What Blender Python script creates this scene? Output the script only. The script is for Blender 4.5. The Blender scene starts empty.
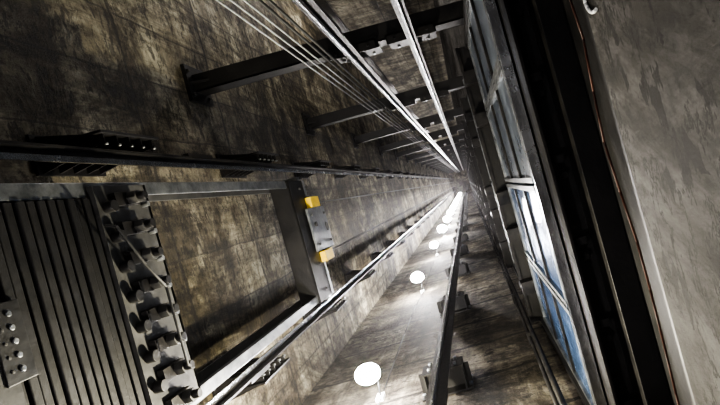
import bpy, bmesh, math, random
from mathutils import Vector, Matrix
random.seed(4)
H = 1.5            # camera height over the pit floor; "d" = height above camera
TOP = 62.0
sc = bpy.context.scene

# ---------------- materials ----------------
class NT:
    def __init__(s, name):
        s.m = bpy.data.materials.new(name); s.m.use_nodes = True
        s.t = s.m.node_tree; s.n = s.t.nodes; s.b = s.n['Principled BSDF']
    def new(s, ty, **k):
        n = s.n.new(ty)
        for a, v in k.items(): setattr(n, a, v)
        return n
    def link(s, a, b): s.t.links.new(a, b)
    def setin(s, sock, v):
        if isinstance(v, bpy.types.NodeSocket): s.link(v, sock)
        else: sock.default_value = v
    def math(s, op, a, b=None, c=None):
        n = s.new('ShaderNodeMath', operation=op)
        s.setin(n.inputs[0], a)
        if b is not None: s.setin(n.inputs[1], b)
        if c is not None: s.setin(n.inputs[2], c)
        return n.outputs[0]
    def noise(s, vec, scale, detail=6, rough=.6, dist=0):
        n = s.new('ShaderNodeTexNoise'); s.link(vec, n.inputs['Vector'])
        n.inputs['Scale'].default_value = scale; n.inputs['Detail'].default_value = detail
        n.inputs['Roughness'].default_value = rough; n.inputs['Distortion'].default_value = dist
        return n.outputs['Fac']
    def mapping(s, vec, scale, loc=(0, 0, 0)):
        n = s.new('ShaderNodeMapping'); s.link(vec, n.inputs['Vector']); n.inputs['Scale'].default_value = scale
        n.inputs['Location'].default_value = loc
        return n.outputs['Vector']
    def ramp(s, fac, stops):
        n = s.new('ShaderNodeValToRGB'); s.link(fac, n.inputs['Fac'])
        e = n.color_ramp.elements
        while len(e) < len(stops): e.new(.5)
        for i, (p, c) in enumerate(stops):
            e[i].position = p; e[i].color = (*c, 1) if len(c) == 3 else c
        return n.outputs['Color']
    def mix(s, fac, a, b, mode='MIX'):
        n = s.new('ShaderNodeMix', data_type='RGBA', blend_type=mode)
        s.setin(n.inputs[0], fac); s.setin(n.inputs[6], a); s.setin(n.inputs[7], b)
        return n.outputs[2]

def concrete(name, dark, mid, light, across, joint=1.22, board=0.0, cracks=0.0, bumpd=.05, streak=.6, bands=.7, jamt=.75, jw=.05, rz=1.0, pitamt=.75):
    k = NT(name)
    geo = k.new('ShaderNodeNewGeometry'); P = geo.outputs['Position']
    sep = k.new('ShaderNodeSeparateXYZ'); k.link(P, sep.inputs[0])
    base = k.noise(k.mapping(P, (1, 1, rz)), 1.4, 14, .76, .8)
    col = k.ramp(base, [(.37, dark), (.5, mid), (.62, light)])
    damp = k.noise(k.mapping(P, (1, 1, .6*rz), (3, 7, 1)), .8, 8, .74, 1.2)
    col = k.mix(.9, col, k.ramp(damp, [(.44, (.17, .15, .11)), (.54, (1, 1, 1))]), 'MULTIPLY')
    st = k.noise(k.mapping(P, (7, 7, .45)), 1.0, 9, .72, .6)
    col = k.mix(streak, col, k.ramp(st, [(.42, (.18, .155, .115)), (.54, (1, 1, 1))]), 'MULTIPLY')
    bd = k.noise(k.mapping(P, (.3, .3, 2.6)), 1.3, 8, .7, .4)
    col = k.mix(bands, col, k.ramp(bd, [(.42, (.24, .21, .17)), (.55, (1, 1, 1))]), 'MULTIPLY')
    fine = k.noise(k.mapping(P, (1, 1, rz)), 13, 12, .8)
    col = k.mix(.9, col, k.ramp(fine, [(.38, (.25, .23, .20)), (.50, (1, 1, 1))]), 'MULTIPLY')
    pits = k.math('LESS_THAN', k.noise(k.mapping(P, (1, 1, 1), (5, 1, 2)), 22, 6, .7), .37)
    wob = k.math('MULTIPLY', k.math('SUBTRACT', k.noise(P, 2.0, 6, .7), .5), .14)
    z = k.math('ADD', sep.outputs['Z'], wob)
    jn = k.math('MULTIPLY', k.noise(P, 3.7, 6, .75), jw)
    hz = k.math('LESS_THAN', k.math('FRACT', k.math('DIVIDE', z, joint)), jn)
    if board:
        a = k.math('ADD', sep.outputs[across], k.math('MULTIPLY', wob, .4))
        q = k.math('DIVIDE', a, board)
        wn = k.new('ShaderNodeTexWhiteNoise', noise_dimensions='1D')
        k.link(k.math('FLOOR', q), wn.inputs['W'])
        tint = k.math('ADD', k.math('MULTIPLY', wn.outputs['Value'], .5), .6)
        cmb = k.new('ShaderNodeCombineColor')
        for i in range(3): k.link(tint, cmb.inputs[i])
        col = k.mix(1.0, col, cmb.outputs[0], 'MULTIPLY')
        j2 = k.math('LESS_THAN', k.math('FRACT', q), k.math('MULTIPLY', jn, 1.3))
        hz = k.math('MAXIMUM', hz, k.math('MULTIPLY', j2, .8))
    hz = k.math('MAXIMUM', hz, k.math('MULTIPLY', pits, pitamt))
    col = k.mix(k.math('MULTIPLY', hz, jamt), col, (.012, .010, .007, 1))
    if cracks:
        nz = k.noise(k.mapping(P, (1, 1, 2.4)), 3.2, 10, .7)
        c = k.math('LESS_THAN', k.math('ABSOLUTE', k.math('SUBTRACT', nz, .5)), .011)
        c = k.math('MULTIPLY', c, k.math('GREATER_THAN', k.noise(P, 3.1, 2), .47))
        spots = k.math('GREATER_THAN', k.noise(k.mapping(P, (1, 1, 2.8), (2, 4, 9)), 8, 6, .6), .56)
        spots = k.math('MULTIPLY', spots, k.math('GREATER_THAN', k.noise(k.mapping(P, (1, 1, 1.5), (8, 2, 3)), 3.2, 2), .5))
        c = k.math('MAXIMUM', c, spots)
        col = k.mix(k.math('MULTIPLY', c, cracks), col, (.010, .008, .006, 1))
        hz = k.math('MAXIMUM', hz, c)
    k.link(col, k.b.inputs['Base Color'])
    k.b.inputs['Roughness'].default_value = .68
    k.b.inputs['Specular IOR Level'].default_value = .3
    h = k.math('ADD', k.math('MULTIPLY', base, 1.2), k.math('MULTIPLY', fine, .6))
    h = k.math('SUBTRACT', h, k.math('MULTIPLY', hz, .4))
    bp = k.new('ShaderNodeBump'); k.link(h, bp.inputs['Height'])
    bp.inputs['Distance'].default_value = bumpd; bp.inputs['Strength'].default_value = 1.0
    k.link(bp.outputs[0], k.b.inputs['Normal'])
    return k.m

def metal(name, c1, c2, rough=.4, metallic=.8, sc_=6, bump=.002, stretch=(1, 1, 1)):
    k = NT(name)
    geo = k.new('ShaderNodeNewGeometry')
    v = k.mapping(geo.outputs['Position'], stretch)
    n = k.noise(v, sc_, 7, .65)
    k.link(k.ramp(n, [(.35, c1), (.65, c2)]), k.b.inputs['Base Color'])
    k.b.inputs['Metallic'].default_value = metallic
    r = k.math('ADD', k.math('MULTIPLY', n, .35), rough - .15)
    k.link(r, k.b.inputs['Roughness'])
    bp = k.new('ShaderNodeBump'); k.link(k.noise(v, sc_ * 5, 4), bp.inputs['Height'])
    bp.inputs['Distance'].default_value = bump; k.link(bp.outputs[0], k.b.inputs['Normal'])
    return k.m

def emis(name, col, s):
    k = NT(name); k.b.inputs['Base Color'].default_value = (*col, 1)
    k.b.inputs['Emission Color'].default_value = (*col, 1); k.b.inputs['Emission Strength'].default_value = s
    return k.m

M_west = concrete('concrete_west', (.12, .10, .062), (.42, .37, .255), (.88, .82, .61), 'Y', 1.22, 0.42, .7, .07)
M_south = concrete('concrete_south', (.105, .09, .063), (.265, .235, .175), (.47, .43, .34), 'X', .8, 0.0, .8, .07, jamt=.9, jw=.13)
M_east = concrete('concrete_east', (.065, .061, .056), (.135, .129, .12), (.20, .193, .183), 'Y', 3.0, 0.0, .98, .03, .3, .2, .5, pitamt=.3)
M_north = concrete('concrete_north', (.22, .18, .12), (.48, .43, .32), (.75, .70, .54), 'X', 1.22, .9)
M_black = metal('black_painted_steel', (.003, .003, .004), (.010, .009, .009), .5, .0)
M_dark = metal('dark_grimy_steel', (.008, .008, .010), (.040, .037, .035), .42, .5)
M_steel = metal('galvanised_steel', (.14, .15, .16), (.36, .37, .38), .36, .8, 9)
M_bright = metal('machined_steel', (.5, .52, .56), (.8, .82, .86), .22, .95, 4)
M_grey = metal('grey_painted_steel', (.026, .026, .026), (.085, .083, .08), .55, .3, 5)
M_blue = metal('blue_door_sheet', (.04, .085, .20), (.15, .24, .44), .22, .6, 3)  # blue base colour, on the southern door panels and the sill strip
M_pale = metal('pale_door_sheet', (.07, .09, .13), (.32, .37, .44), .28, .75, 2.5)
M_iron = metal('cast_weight_iron', (.002, .002, .003), (.007, .006, .006), .6, .1, 10)
M_yel = metal('yellow_paint', (.65, .42, .01), (.85, .60, .02), .45, .0, 12)
M_rope = metal('wire_rope', (.16, .16, .17), (.36, .36, .37), .35, .9, 40)
M_rub = metal('cable_rubber', (.01, .01, .01), (.03, .03, .03), .5, 0, 10)
M_rust = metal('rust_red_cable', (.03, .010, .006), (.08, .022, .01), .6, 0, 20)
M_white = metal('white_cable', (.6, .6, .58), (.8, .8, .78), .5, 0, 20)
M_bulb = emis('lit_bulb', (1.0, .955, .94), 560)

# ---------------- mesh builder ----------------
class MB:
    def __init__(s, name, mats, parent=None):
        s.name = name; s.mats = list(mats); s.bm = bmesh.new(); s.parent = parent
    def _mi(s, faces, m):
        if m not in s.mats: s.mats.append(m)
        i = s.mats.index(m)
        for f in faces: f.material_index = i
    def box(s, x0, x1, y0, y1, z0, z1, m):
        r = bmesh.ops.create_cube(s.bm, size=1)
        M = Matrix.Translation(((x0+x1)/2, (y0+y1)/2, (z0+z1)/2+H)) @ Matrix.Diagonal((abs(x1-x0), abs(y1-y0), abs(z1-z0), 1))
        bmesh.ops.transform(s.bm, matrix=M, verts=r['verts'])
        s._mi({f for v in r['verts'] for f in v.link_faces}, m)
    def cyl(s, p0, p1, r, m, seg=12, r2=None):
        a = Vector(p0)+Vector((0, 0, H)); b = Vector(p1)+Vector((0, 0, H)); d = b-a
        q = d.to_track_quat('Z', 'Y').to_matrix().to_4x4()
        c = bmesh.ops.create_cone(s.bm, cap_ends=True, segments=seg, radius1=r, radius2=r if r2 is None else r2, depth=d.length)
        bmesh.ops.transform(s.bm, matrix=Matrix.Translation((a+b)/2) @ q, verts=c['verts'])
        fs = {f for v in c['verts'] for f in v.link_faces}
        s._mi(fs, m)
        for f in fs:
            if len(f.verts) == 4: f.smooth = True
    def sph(s, p, r, m, sz=1.0, seg=20, sx=1.0):
        c = bmesh.ops.create_uvsphere(s.bm, u_segments=seg, v_segments=max(6, seg//2), radius=r)
        bmesh.ops.transform(s.bm, matrix=Matrix.Translation(Vector(p)+Vector((0, 0, H))) @ Matrix.Diagonal((sx, 1, sz, 1)), verts=c['verts'])
        fs = {f for v in c['verts'] for f in v.link_faces}
        s._mi(fs, m)
        for f in fs: f.smooth = True
    def prism(s, pts, plane, a, b, m):
        def mk(p, t):
            if plane == 'XY': return (p[0], p[1], t+H)
            if plane == 'XZ': return (p[0], t, p[1]+H)
            return (t, p[0], p[1]+H)
        va = [s.bm.verts.new(mk(p, a)) for p in pts]; vb = [s.bm.verts.new(mk(p, b)) for p in pts]
        n = len(pts); fs = [s.bm.faces.new(va), s.bm.faces.new(vb[::-1])]
        for i in range(n):
            fs.append(s.bm.faces.new((va[i], vb[i], vb[(i+1) % n], va[(i+1) % n])))
        s._mi(fs, m)
    def tube(s, pts, r, m, seg=8):
        for a, b in zip(pts[:-1], pts[1:]): s.cyl(a, b, r, m, seg)
        for p in pts[1:-1]: s.sph(p, r*1.0, m, 1, 8)
    def done(s, bevel=0):
        bmesh.ops.recalc_face_normals(s.bm, faces=s.bm.faces)
        me = bpy.data.meshes.new(s.name); s.bm.to_mesh(me); s.bm.free()
        for m in s.mats: me.materials.append(m)
        o = bpy.data.objects.new(s.name, me); sc.collection.objects.link(o)
        if bevel:
            b = o.modifiers.new('bevel', 'BEVEL'); b.width = bevel; b.segments = 2; b.limit_method = 'ANGLE'
        if s.parent: o.parent = s.parent
        return o
def empty(name, loc=(0, 0, 0)):
    e = bpy.data.objects.new(name, None); sc.collection.objects.link(e); return e

XW, XE, YS, YN = -1.95, .37, 1.53, -4.3
# ---------------- shaft shell ----------------
b = MB('wall_west', [M_west]); b.box(XW-.25, XW, YN-.25, YS+.25, -H, TOP, M_west); b.done()
b = MB('wall_south', [M_south]); b.box(XW, .8, YS, YS+.25, -H, TOP, M_south); b.done()
b = MB('wall_north', [M_north]); b.box(XW, .8, YN-.25, YN, -H, TOP, M_north); b.done()
b = MB('wall_east', [M_east]); b.box(.62, .8, YN, YS, -H, TOP, M_east); b.done()
b = MB('wall_east', [M_east]); b.box(XE, .62, YN, YS, -H, 1.2, M_east); b.done()
b = MB('wall_east', [M_east]); b.box(XE, .62, YN, YS, 2.62, TOP, M_east); b.done()
b = MB('floor', [M_south]); b.box(XW-.25, .8, YN-.25, YS+.25, -H-.2, -H, M_south); b.done()
b = MB('ceiling', [M_south]); b.box(XW-.25, .8, YN-.25, YS+.25, TOP, TOP+.3, M_south); b.done()

# ---------------- divider beams ----------------
def divider_beam(z):
    b = MB('divider_beam', [M_black, M_dark, M_steel])
    y = -1.34; h = .18; w = .14; t = .012
    x0, x1 = XW, .36
    b.box(x0, x1, y-w/2, y+w/2, z, z+t, M_black)
    b.box(x0, x1, y-w/2, y+w/2, z+h-t, z+h, M_black)
    b.box(x0, x1, y+w/2-.012, y+w/2, z, z+h, M_black)
    b.box(XW, XW+.03, y-.15, y+.15, z-.08, z+h+.08, M_black)
    b.prism([(XW, z-.06), (XW+.16, z), (XW, z)], 'XZ', y-.01, y+.01, M_black)
    for s in (-1, 1):
        for q in (-.05, .2):
            b.cyl((XW+.03, y+s*.1, z+q), (XW+.05, y+s*.1, z+q), .014, M_dark, 6)
    for xc in (-.60, -.12):
        b.box(xc-.20, xc+.20, y+.071, y+.083, z-.12, z+.30, M_black)
        b.box(xc-.20, xc+.20, y+.071, y+.15, z-.12, z-.108, M_black)
        for sx in (-.20, .19):
            b.prism([(y+.07, z-.12), (y+.15, z-.12), (y+.07, z+.14)], 'YZ', xc+sx, xc+sx+.01, M_black)
        for dx in (-.13, .13):
            b.cyl((xc+dx, y+.11, z-.122), (xc+dx, y+.11, z-.136), .013, M_dark, 6)
            b.cyl((xc+dx, y+.083, z+.22), (xc+dx, y+.10, z+.22), .013, M_steel, 6)
    return b.done()
for i in range(19): divider_beam(4.2+3.0*i)

# ---------------- guide rails (T section) ----------------
def guide_rail(x, y, nx, ny, z0=-H, z1=TOP, s=1.0):
    b = MB('guide_rail', [M_dark, M_bright])
    w, d, t, bt = .062*s, .075*s, .012, .014
    tx, ty = -ny, nx
    def poly(a0, a1, c0, c1):
        return [(x+nx*a+tx*c, y+ny*a+ty*c) for a, c in ((a0, c0), (a1, c0), (a1, c1), (a0, c1))]
    b.prism(poly(0, t, -w, w), 'XY', z0, z1, M_dark)
    b.prism(poly(t, d*.55, -bt*.35, bt*.35), 'XY', z0, z1, M_dark)
    b.prism(poly(d*.55, d, -bt*.5, bt*.5), 'XY', z0, z1, M_bright)
    z = 3.2
    while z < 50:
        b.prism(poly(-.018, 0, -w, w), 'XY', z, z+.3, M_dark); z += 5
    return b.done()
guide_rail(-.57, 1.32, 0, -1, s=1.1)
guide_rail(-.60, -1.19, 0, 1, s=.8)
guide_rail(-.12, -1.19, 0, 1, s=.6)
guide_rail(-.70, -1.51, 0, -1, s=1.0)
CWX = -1.66
guide_rail(CWX, -.60, 0, 1, s=.8)
guide_rail(CWX, .84, 0, -1, s=.8)

def wall_bracket_south(z):
    b = MB('rail_bracket', [M_black, M_steel])
    x = -.57
    b.box(x-.20, x+.20, YS-.012, YS, z-.12, z+.14, M_black)
    b.box(x-.20, x+.20, 1.36, YS, z-.01, z+.002, M_black)
    b.box(x-.16, x+.16, 1.339, 1.352, z-.11, z+.09, M_black)
    for s in (-1, 1):
        b.prism([(1.35, z-.10), (YS, z-.12), (YS, z+.12), (1.35, z+.08)], 'YZ', x+s*.15-.006, x+s*.15+.006, M_black)
        for q in (-.06, .06):
            b.cyl((x+s*.10, 1.339, z+q), (x+s*.10, 1.315, z+q), .015, M_steel, 6)
            b.cyl((x+s*.185, YS-.012, z+q), (x+s*.185, YS-.035, z+q), .015, M_steel, 6)
    return b.done()
for i in range(24): wall_bracket_south(4.05+2.4*i)

def wall_bracket_west(y, sgn, z):
    b = MB('counterweight_rail_bracket', [M_black, M_steel])
    L = .46
    b.box(XW, XW+.014, y-.10, y+.10, z-L/2, z+L/2, M_black)
    b.box(XW, CWX+.06, y-.012+sgn*.02, y+sgn*.02, z-L/2, z+L/2, M_black)
    for q in range(5):
        zz = z-L/2+.04+q*(L-.08)/4
        b.prism([(XW+.014, y-.09), (XW+.014, y+.09), (CWX+.04, y+.02), (CWX+.04, y-.02)], 'XY', zz-.006, zz+.006, M_black)
        b.cyl((CWX+.03, y-sgn*.03, zz), (CWX+.050, y-sgn*.03, zz), .007, M_steel, 6)
    return b.done()
for i in range(18):
    wall_bracket_west(-.66, -1, 2.68+1.85*i)
    wall_bracket_west(.90, 1, 2.68+1.85*i+.9)

# ---------------- counterweight ----------------
cw = empty('counterweight')
YA, YB = -.42, .70
b = MB('frame', [M_steel, M_grey, M_black, M_bright], cw)
for y, s in ((YA, 1), (YB, -1)):
    b.box(-1.73, -1.56, y, y+s*.012, -1.1, 5.02, M_steel)
    b.box(-1.568, -1.556, y, y+s*.065, -1.1, 5.02, M_steel)
    b.box(-1.734, -1.722, y, y+s*.065, -1.1, 5.02, M_grey)
for x in (-1.70, -1.54):
    b.box(x-.007, x+.007, YA, YB, 4.60, 5.02, M_black)
b.box(-1.70, -1.53, YA, YB, 5.0, 5.02, M_black)
b.box(-1.70, -1.53, YA, YB, 4.60, 4.614, M_black)
b.box(-1.533, -1.527, YA, YB, 4.98, 5.03, M_steel)
for k in range(5):
    yy = YA+.08+k*.24
    b.cyl((-1.533, yy, 4.84), (-1.515, yy, 4.84), .014, M_grey, 6)
b.box(-1.76, -1.53, YA, YB, -1.12, -.85, M_black)
b.done(.003)
b = MB('guide_shoes', [M_black, M_yel, M_steel], cw)
for z in (5.04, -.95):
    for y, s in ((YA, -1), (YB, 1)):
        b.box(-1.72, -1.58, y-.05, y+.05, z-.02, z+.05, M_steel)
        b.box(-1.71, -1.68, y-.03, y+.05*s+.0, z+.05, z+.2, M_black)
        b.box(-1.63, -1.60, y-.03, y+.05*s+.0, z+.05, z+.2, M_black)
b.done(.003)
b = MB('sheave', [M_yel, M_grey, M_steel, M_black], cw)
yc, zc = .07, 5.28
b.cyl((-1.70, yc, zc), (-1.685, yc, zc), .30, M_yel, 40)
b.cyl((-1.685, yc, zc), (-1.615, yc, zc), .265, M_yel, 40)
b.cyl((-1.615, yc, zc), (-1.60, yc, zc), .30, M_yel, 40)
b.box(-1.515, -1.495, yc-.21, yc+.20, 4.80, 5.35, M_steel)
b.box(-1.735, -1.72, yc-.20, yc+.20, 4.98, 5.60, M_steel)
b.cyl((-1.74, yc, zc), (-1.49, yc, zc), .045, M_grey, 20)
for sy in (-1, 1):
    b.box(-1.70, -1.50, yc+sy*.2-.012, yc+sy*.2+.012, 5.02, 5.35, M_grey)
    b.box(-1.64, -1.48, yc+sy*.265-.05, yc+sy*.265+.05, 4.94, 5.20, M_yel)
    b.cyl((-1.57, yc+sy*.265, 5.20), (-1.57, yc+sy*.265, 5.34), .035, M_yel, 14)
    for zz in (4.88, 5.28): b.cyl((-1.495, yc+sy*.14, zz), (-1.48, yc+sy*.14, zz), .014, M_grey, 6)
b.cyl((-1.495, yc-.05, 4.92), (-1.475, yc-.05, 4.92), .024, M_black, 16)
b.done(.002)
b = MB('weight_stack', [M_iron, M_black], cw)
z = -.8
while z < 2.17:
    if not (1.26 < z < 1.62):
        dx = random.uniform(-.006, .006)
        b.box(-1.80, -1.545+dx, YA+.07, YB-.07, z, z+.036, M_iron)
        b.box(-1.79, -1.56, YA+.08, YB-.08, z+.036, z+.046, M_black)
    z += .046
b.done(.004)
b = MB('label_plate', [M_grey, M_black, M_dark], cw)
b.box(-1.80, -1.535, YA+.07, YB-.07, 1.26, 1.65, M_grey)
b.box(-1.535, -1.528, -.02, .24, 1.60, 1.71, M_black)
for i in range(5):
    b.cyl((-1.528, .02+i*.045, 1.66), (-1.522, .02+i*.045, 1.66), .010, M_steel, 12)
    b.cyl((-1.528, .02+i*.045, 1.625), (-1.524, .02+i*.045, 1.625), .006, M_grey, 12)
b.done(.003)
b = MB('clamp_plate', [M_steel, M_dark, M_grey, M_black], cw)
S = -.23
b.box(-1.56, -1.53, YA+.02, YB-.03, 2.42+S, 2.78+S, M_grey)
b.box(-1.78, -1.53, YA+.02, YB-.03, 2.76+S, 2.78+S, M_grey)
for i in range(8):
    yy = YA+.09+i*.134
    b.box(-1.53, -1.50, yy-.03, yy+.03, 2.50+S, 2.66+S, M_dark)
    b.cyl((-1.51, yy, 2.60+S), (-1.46, yy, 2.60+S), .032, M_grey, 6)
    b.cyl((-1.46, yy, 2.60+S), (-1.43, yy, 2.60+S), .020, M_black, 14)
    b.cyl((-1.53, yy+.03, 2.47+S), (-1.49, yy+.03, 2.47+S), .026, M_black, 14)
    b.cyl((-1.53, yy+.03, 2.72+S), (-1.50, yy+.03, 2.72+S), .014, M_steel, 6)
b.tube([(-1.50, -.22, 2.16), (-1.44, -.20, 2.14), (-1.42, -.02, 2.22), (-1.42, .10, 2.32), (-1.42, .46, 2.32), (-1.46, .50, 2.42), (-1.51, .46, 2.45)], .006, M_grey)
b.done(.003)
b = MB('hoist_ropes', [M_rope], cw)
for y in (yc-.27, yc+.27):
    for dx in (-.02, .02):
        b.cyl((-1.65+dx, y, 5.34), (-1.65+dx, y, TOP), .005, M_rope, 6)
b.done()

# ---------------- other vertical ropes / conduits ----------------
b = MB('car_hoist_ropes', [M_rope])
for x in (-.93, -.88, -.83):
    b.cyl((x, -1.16, -H), (x, -1.16, TOP), .0065, M_rope, 8)
b.done()
b = MB('travelling_cable', [M_rub])
for k in range(2):
    b.cyl((-.76+k*.04, -1.14, -H), (-.76+k*.04, -1.14, TOP), .010, M_rub, 8)
b.done()
b = MB('conduit_pipe', [M_dark, M_steel])
for x, y, r, m in ((.19, 1.40, .020, M_dark), (.16, 1.46, .014, M_dark)):
    b.cyl((x, y, -H), (x, y, TOP-.01), r, m, 12)
z = 0
while z < 40:
    b.box(.14, .215, 1.42, YS-.001, z, z+.04, M_dark); z += 1.5
b.done()

# ---------------- work light strings ----------------
def light_string(LX, LY, YW, z0, n, LS):
    s = -1 if YW < LY else 1
    ws = empty('work_light_string')
    b = MB('cable', [M_rub], ws); pts = []
    b2 = MB('lamp_holders', [M_rub, M_white], ws)
    bb = MB('bulbs', [M_bulb], ws)
    for k in range(n):
        z = z0+LS*k
        b2.cyl((LX, LY, z+.10), (LX, LY, z+.19), .038, M_rub, 16, .03)
        bb.sph((LX, LY, z+.02), .080 if k < 4 else .115, M_bulb, .95, 20, 1.25)
        b2.tube([(LX, LY, z+.18), (LX+.01, (LY+YW)/2, z+.22), (LX, YW-s*.02, z+.2)], .007, M_rub)
        b2.box(LX-.03, LX+.03, YW-.03, YW+.03, z+.14, z+.26, M_white)
        for j in range(6):
            t = j/6
            pts.append((LX+.05*math.sin(math.pi*t)+.012, YW-s*(.02+.10*math.sin(math.pi*t)), z+.2+LS*t))
    b.tube([(LX, YW-s*.02, z0-1.2)]+pts, .006, M_rub, 6)
    b.done(); b2.done(); bb.done()
light_string(-1.15, 1.25, YS, 0, 15, 4.03)
light_string(-.9, -3.95, YN, 4.0, 2, 4.03)  # extra string added out of view to brighten the neighbouring shaft

# ---------------- landing doors ----------------
def landing_door(z0):
    b = MB('landing_door', [M_bright, M_pale, M_blue, M_dark, M_black, M_steel])
    y0, y1 = -1.22, 1.46
    X = XE
    b.box(X-.05, X, y0, y1, z0-.05, z0-.01, M_bright)
    b.box(X-.018, X, y0, y1, z0-.01, z0+.10, M_blue)
    b.box(X-.045, X-.03, y0, y1, z0-.01, z0+.03, M_bright)
    ys = [y0+.04, -.55, .12, .80, y1-.04]
    for i in range(4):
        m = M_blue if i >= 2 else M_pale
        a, c = ys[i]+.01, ys[i+1]-.01
        b.box(X-.02, X, a, c, z0+.12, z0+2.12, m)
        for e in (a, c-.03): b.box(X-.04, X-.02, e, e+.03, z0+.12, z0+2.12, M_steel)
        for zz in (.12, .75, 1.42, 2.07): b.box(X-.036, X-.02, a, c, z0+zz, z0+zz+.05, M_dark if zz in (.75, 1.42) else M_steel)
    for y in (y0, y1-.05): b.box(X-.06, X, y, y+.05, z0, z0+2.2, M_dark)
    b.box(X-.12, X, y0, y1, z0+2.28, z0+2.60, M_black)
    b.box(X-.15, X-.12, y0, y1, z0+2.26, z0+2.29, M_dark)
    b.box(X-.14, X-.12, y0, y1, z0+2.42, z0+2.44, M_steel)
    for y in (-.9, -.5, .25, .6, 1.1):
        b.cyl((X-.155, y, z0+2.34), (X-.12, y, z0+2.34), .035, M_steel, 16)
        b.box(X-.15, X-.03, y-.06, y+.06, z0+2.12, z0+2.28, M_dark)
    return b.done()
for i in range(19): landing_door(2.62+3.0*i)

b = MB('door_header_channel', [M_black, M_dark, M_steel])
b.box(XE+.01, .61, -4.0, 1.50, 2.50, 2.60, M_black)
b.box(XE+.01, XE+.025, -4.0, 1.50, 2.38, 2.50, M_dark)
b.box(.50, .515, -4.0, 1.50, 2.30, 2.50, M_dark)
b.box(.50, .61, -4.0, 1.50, 2.29, 2.30, M_black)
for y in (-1.1, -.7, -.3, .1, .5, .9, 1.3):
    b.cyl((.45, y, 2.50), (.45, y, 2.46), .018, M_dark, 6)
    b.box(.42, .47, y-.10, y-.06, 2.44, 2.50, M_black)
b.done(.002)
b = MB('recess_cable', [M_rust])
p = [(.56+.012*math.sin(i*1.3), -1.6+i*.2, 2.0+.02*math.cos(i*1.7)) for i in range(16)]
b.tube(p, .005, M_rust); b.done()
b = MB('door_jamb_angle', [M_dark, M_black])
b.box(.61, .62, -4.0, 1.52, 1.2, 2.3, M_black)
b.box(XE, .60, -4.0, 1.52, 1.20, 1.215, M_black)
b.done()
b = MB('cable_loop', [M_white])
p = []
for i in range(13):
    a = i/12*math.pi*1.1
    p.append((XE-.004, -.33+.05*math.cos(a)+.002*i, 1.12+.06*math.sin(a)))
b.tube(p, .004, M_white); b.done()

# ---------------- lights ----------------
def pt(name, loc, e, col, r):
    l = bpy.data.lights.new(name, 'POINT'); l.energy = e; l.color = col; l.shadow_soft_size = r
    o = bpy.data.objects.new(name, l); o.location = (loc[0], loc[1], loc[2]+H); sc.collection.objects.link(o)
pt('frame_fill_light', (-.85, 1.02, 2.6), 290, (1, .93, .72), .03)  # added fill without a fixture, brightens the wall behind the counterweight frame
pt('sill_fill_light', (-.5, -.9, .2), 15, (.90, .92, 1), .06)  # added unseen fill, lifts the door sill strip

# thin scattering haze, added to put a glow around the lamps
w = bpy.data.worlds.new('world'); sc.world = w; w.use_nodes = True
wt = w.node_tree
wt.nodes['Background'].inputs[0].default_value = (.5, .55, .65, 1)
wt.nodes['Background'].inputs[1].default_value = .02
vs = wt.nodes.new('ShaderNodeVolumeScatter')
vs.inputs['Density'].default_value = .0011; vs.inputs['Anisotropy'].default_value = .8
vs.inputs['Color'].default_value = (.97, .95, 1, 1)
wt.links.new(vs.outputs[0], wt.nodes['World Output'].inputs['Volume'])
try:
    sc.view_settings.look = 'AgX - High Contrast'
    sc.view_settings.exposure = -.15
except Exception as e: print(e)

# ---------------- camera ----------------
cd = bpy.data.cameras.new('camera'); cam = bpy.data.objects.new('camera', cd); sc.collection.objects.link(cam)
cd.lens = 26; cd.sensor_width = 36; cd.clip_start = .02; cd.clip_end = 200
cd.shift_x = -107/720; cd.shift_y = -22.5/720
th = math.radians(15.5); c, s = math.cos(th), math.sin(th)
R = Matrix(((c, s, 0), (s, -c, 0), (0, 0, -1)))
cam.matrix_world = Matrix.Translation((0, 0, H)) @ R.to_4x4()
sc.camera = cam
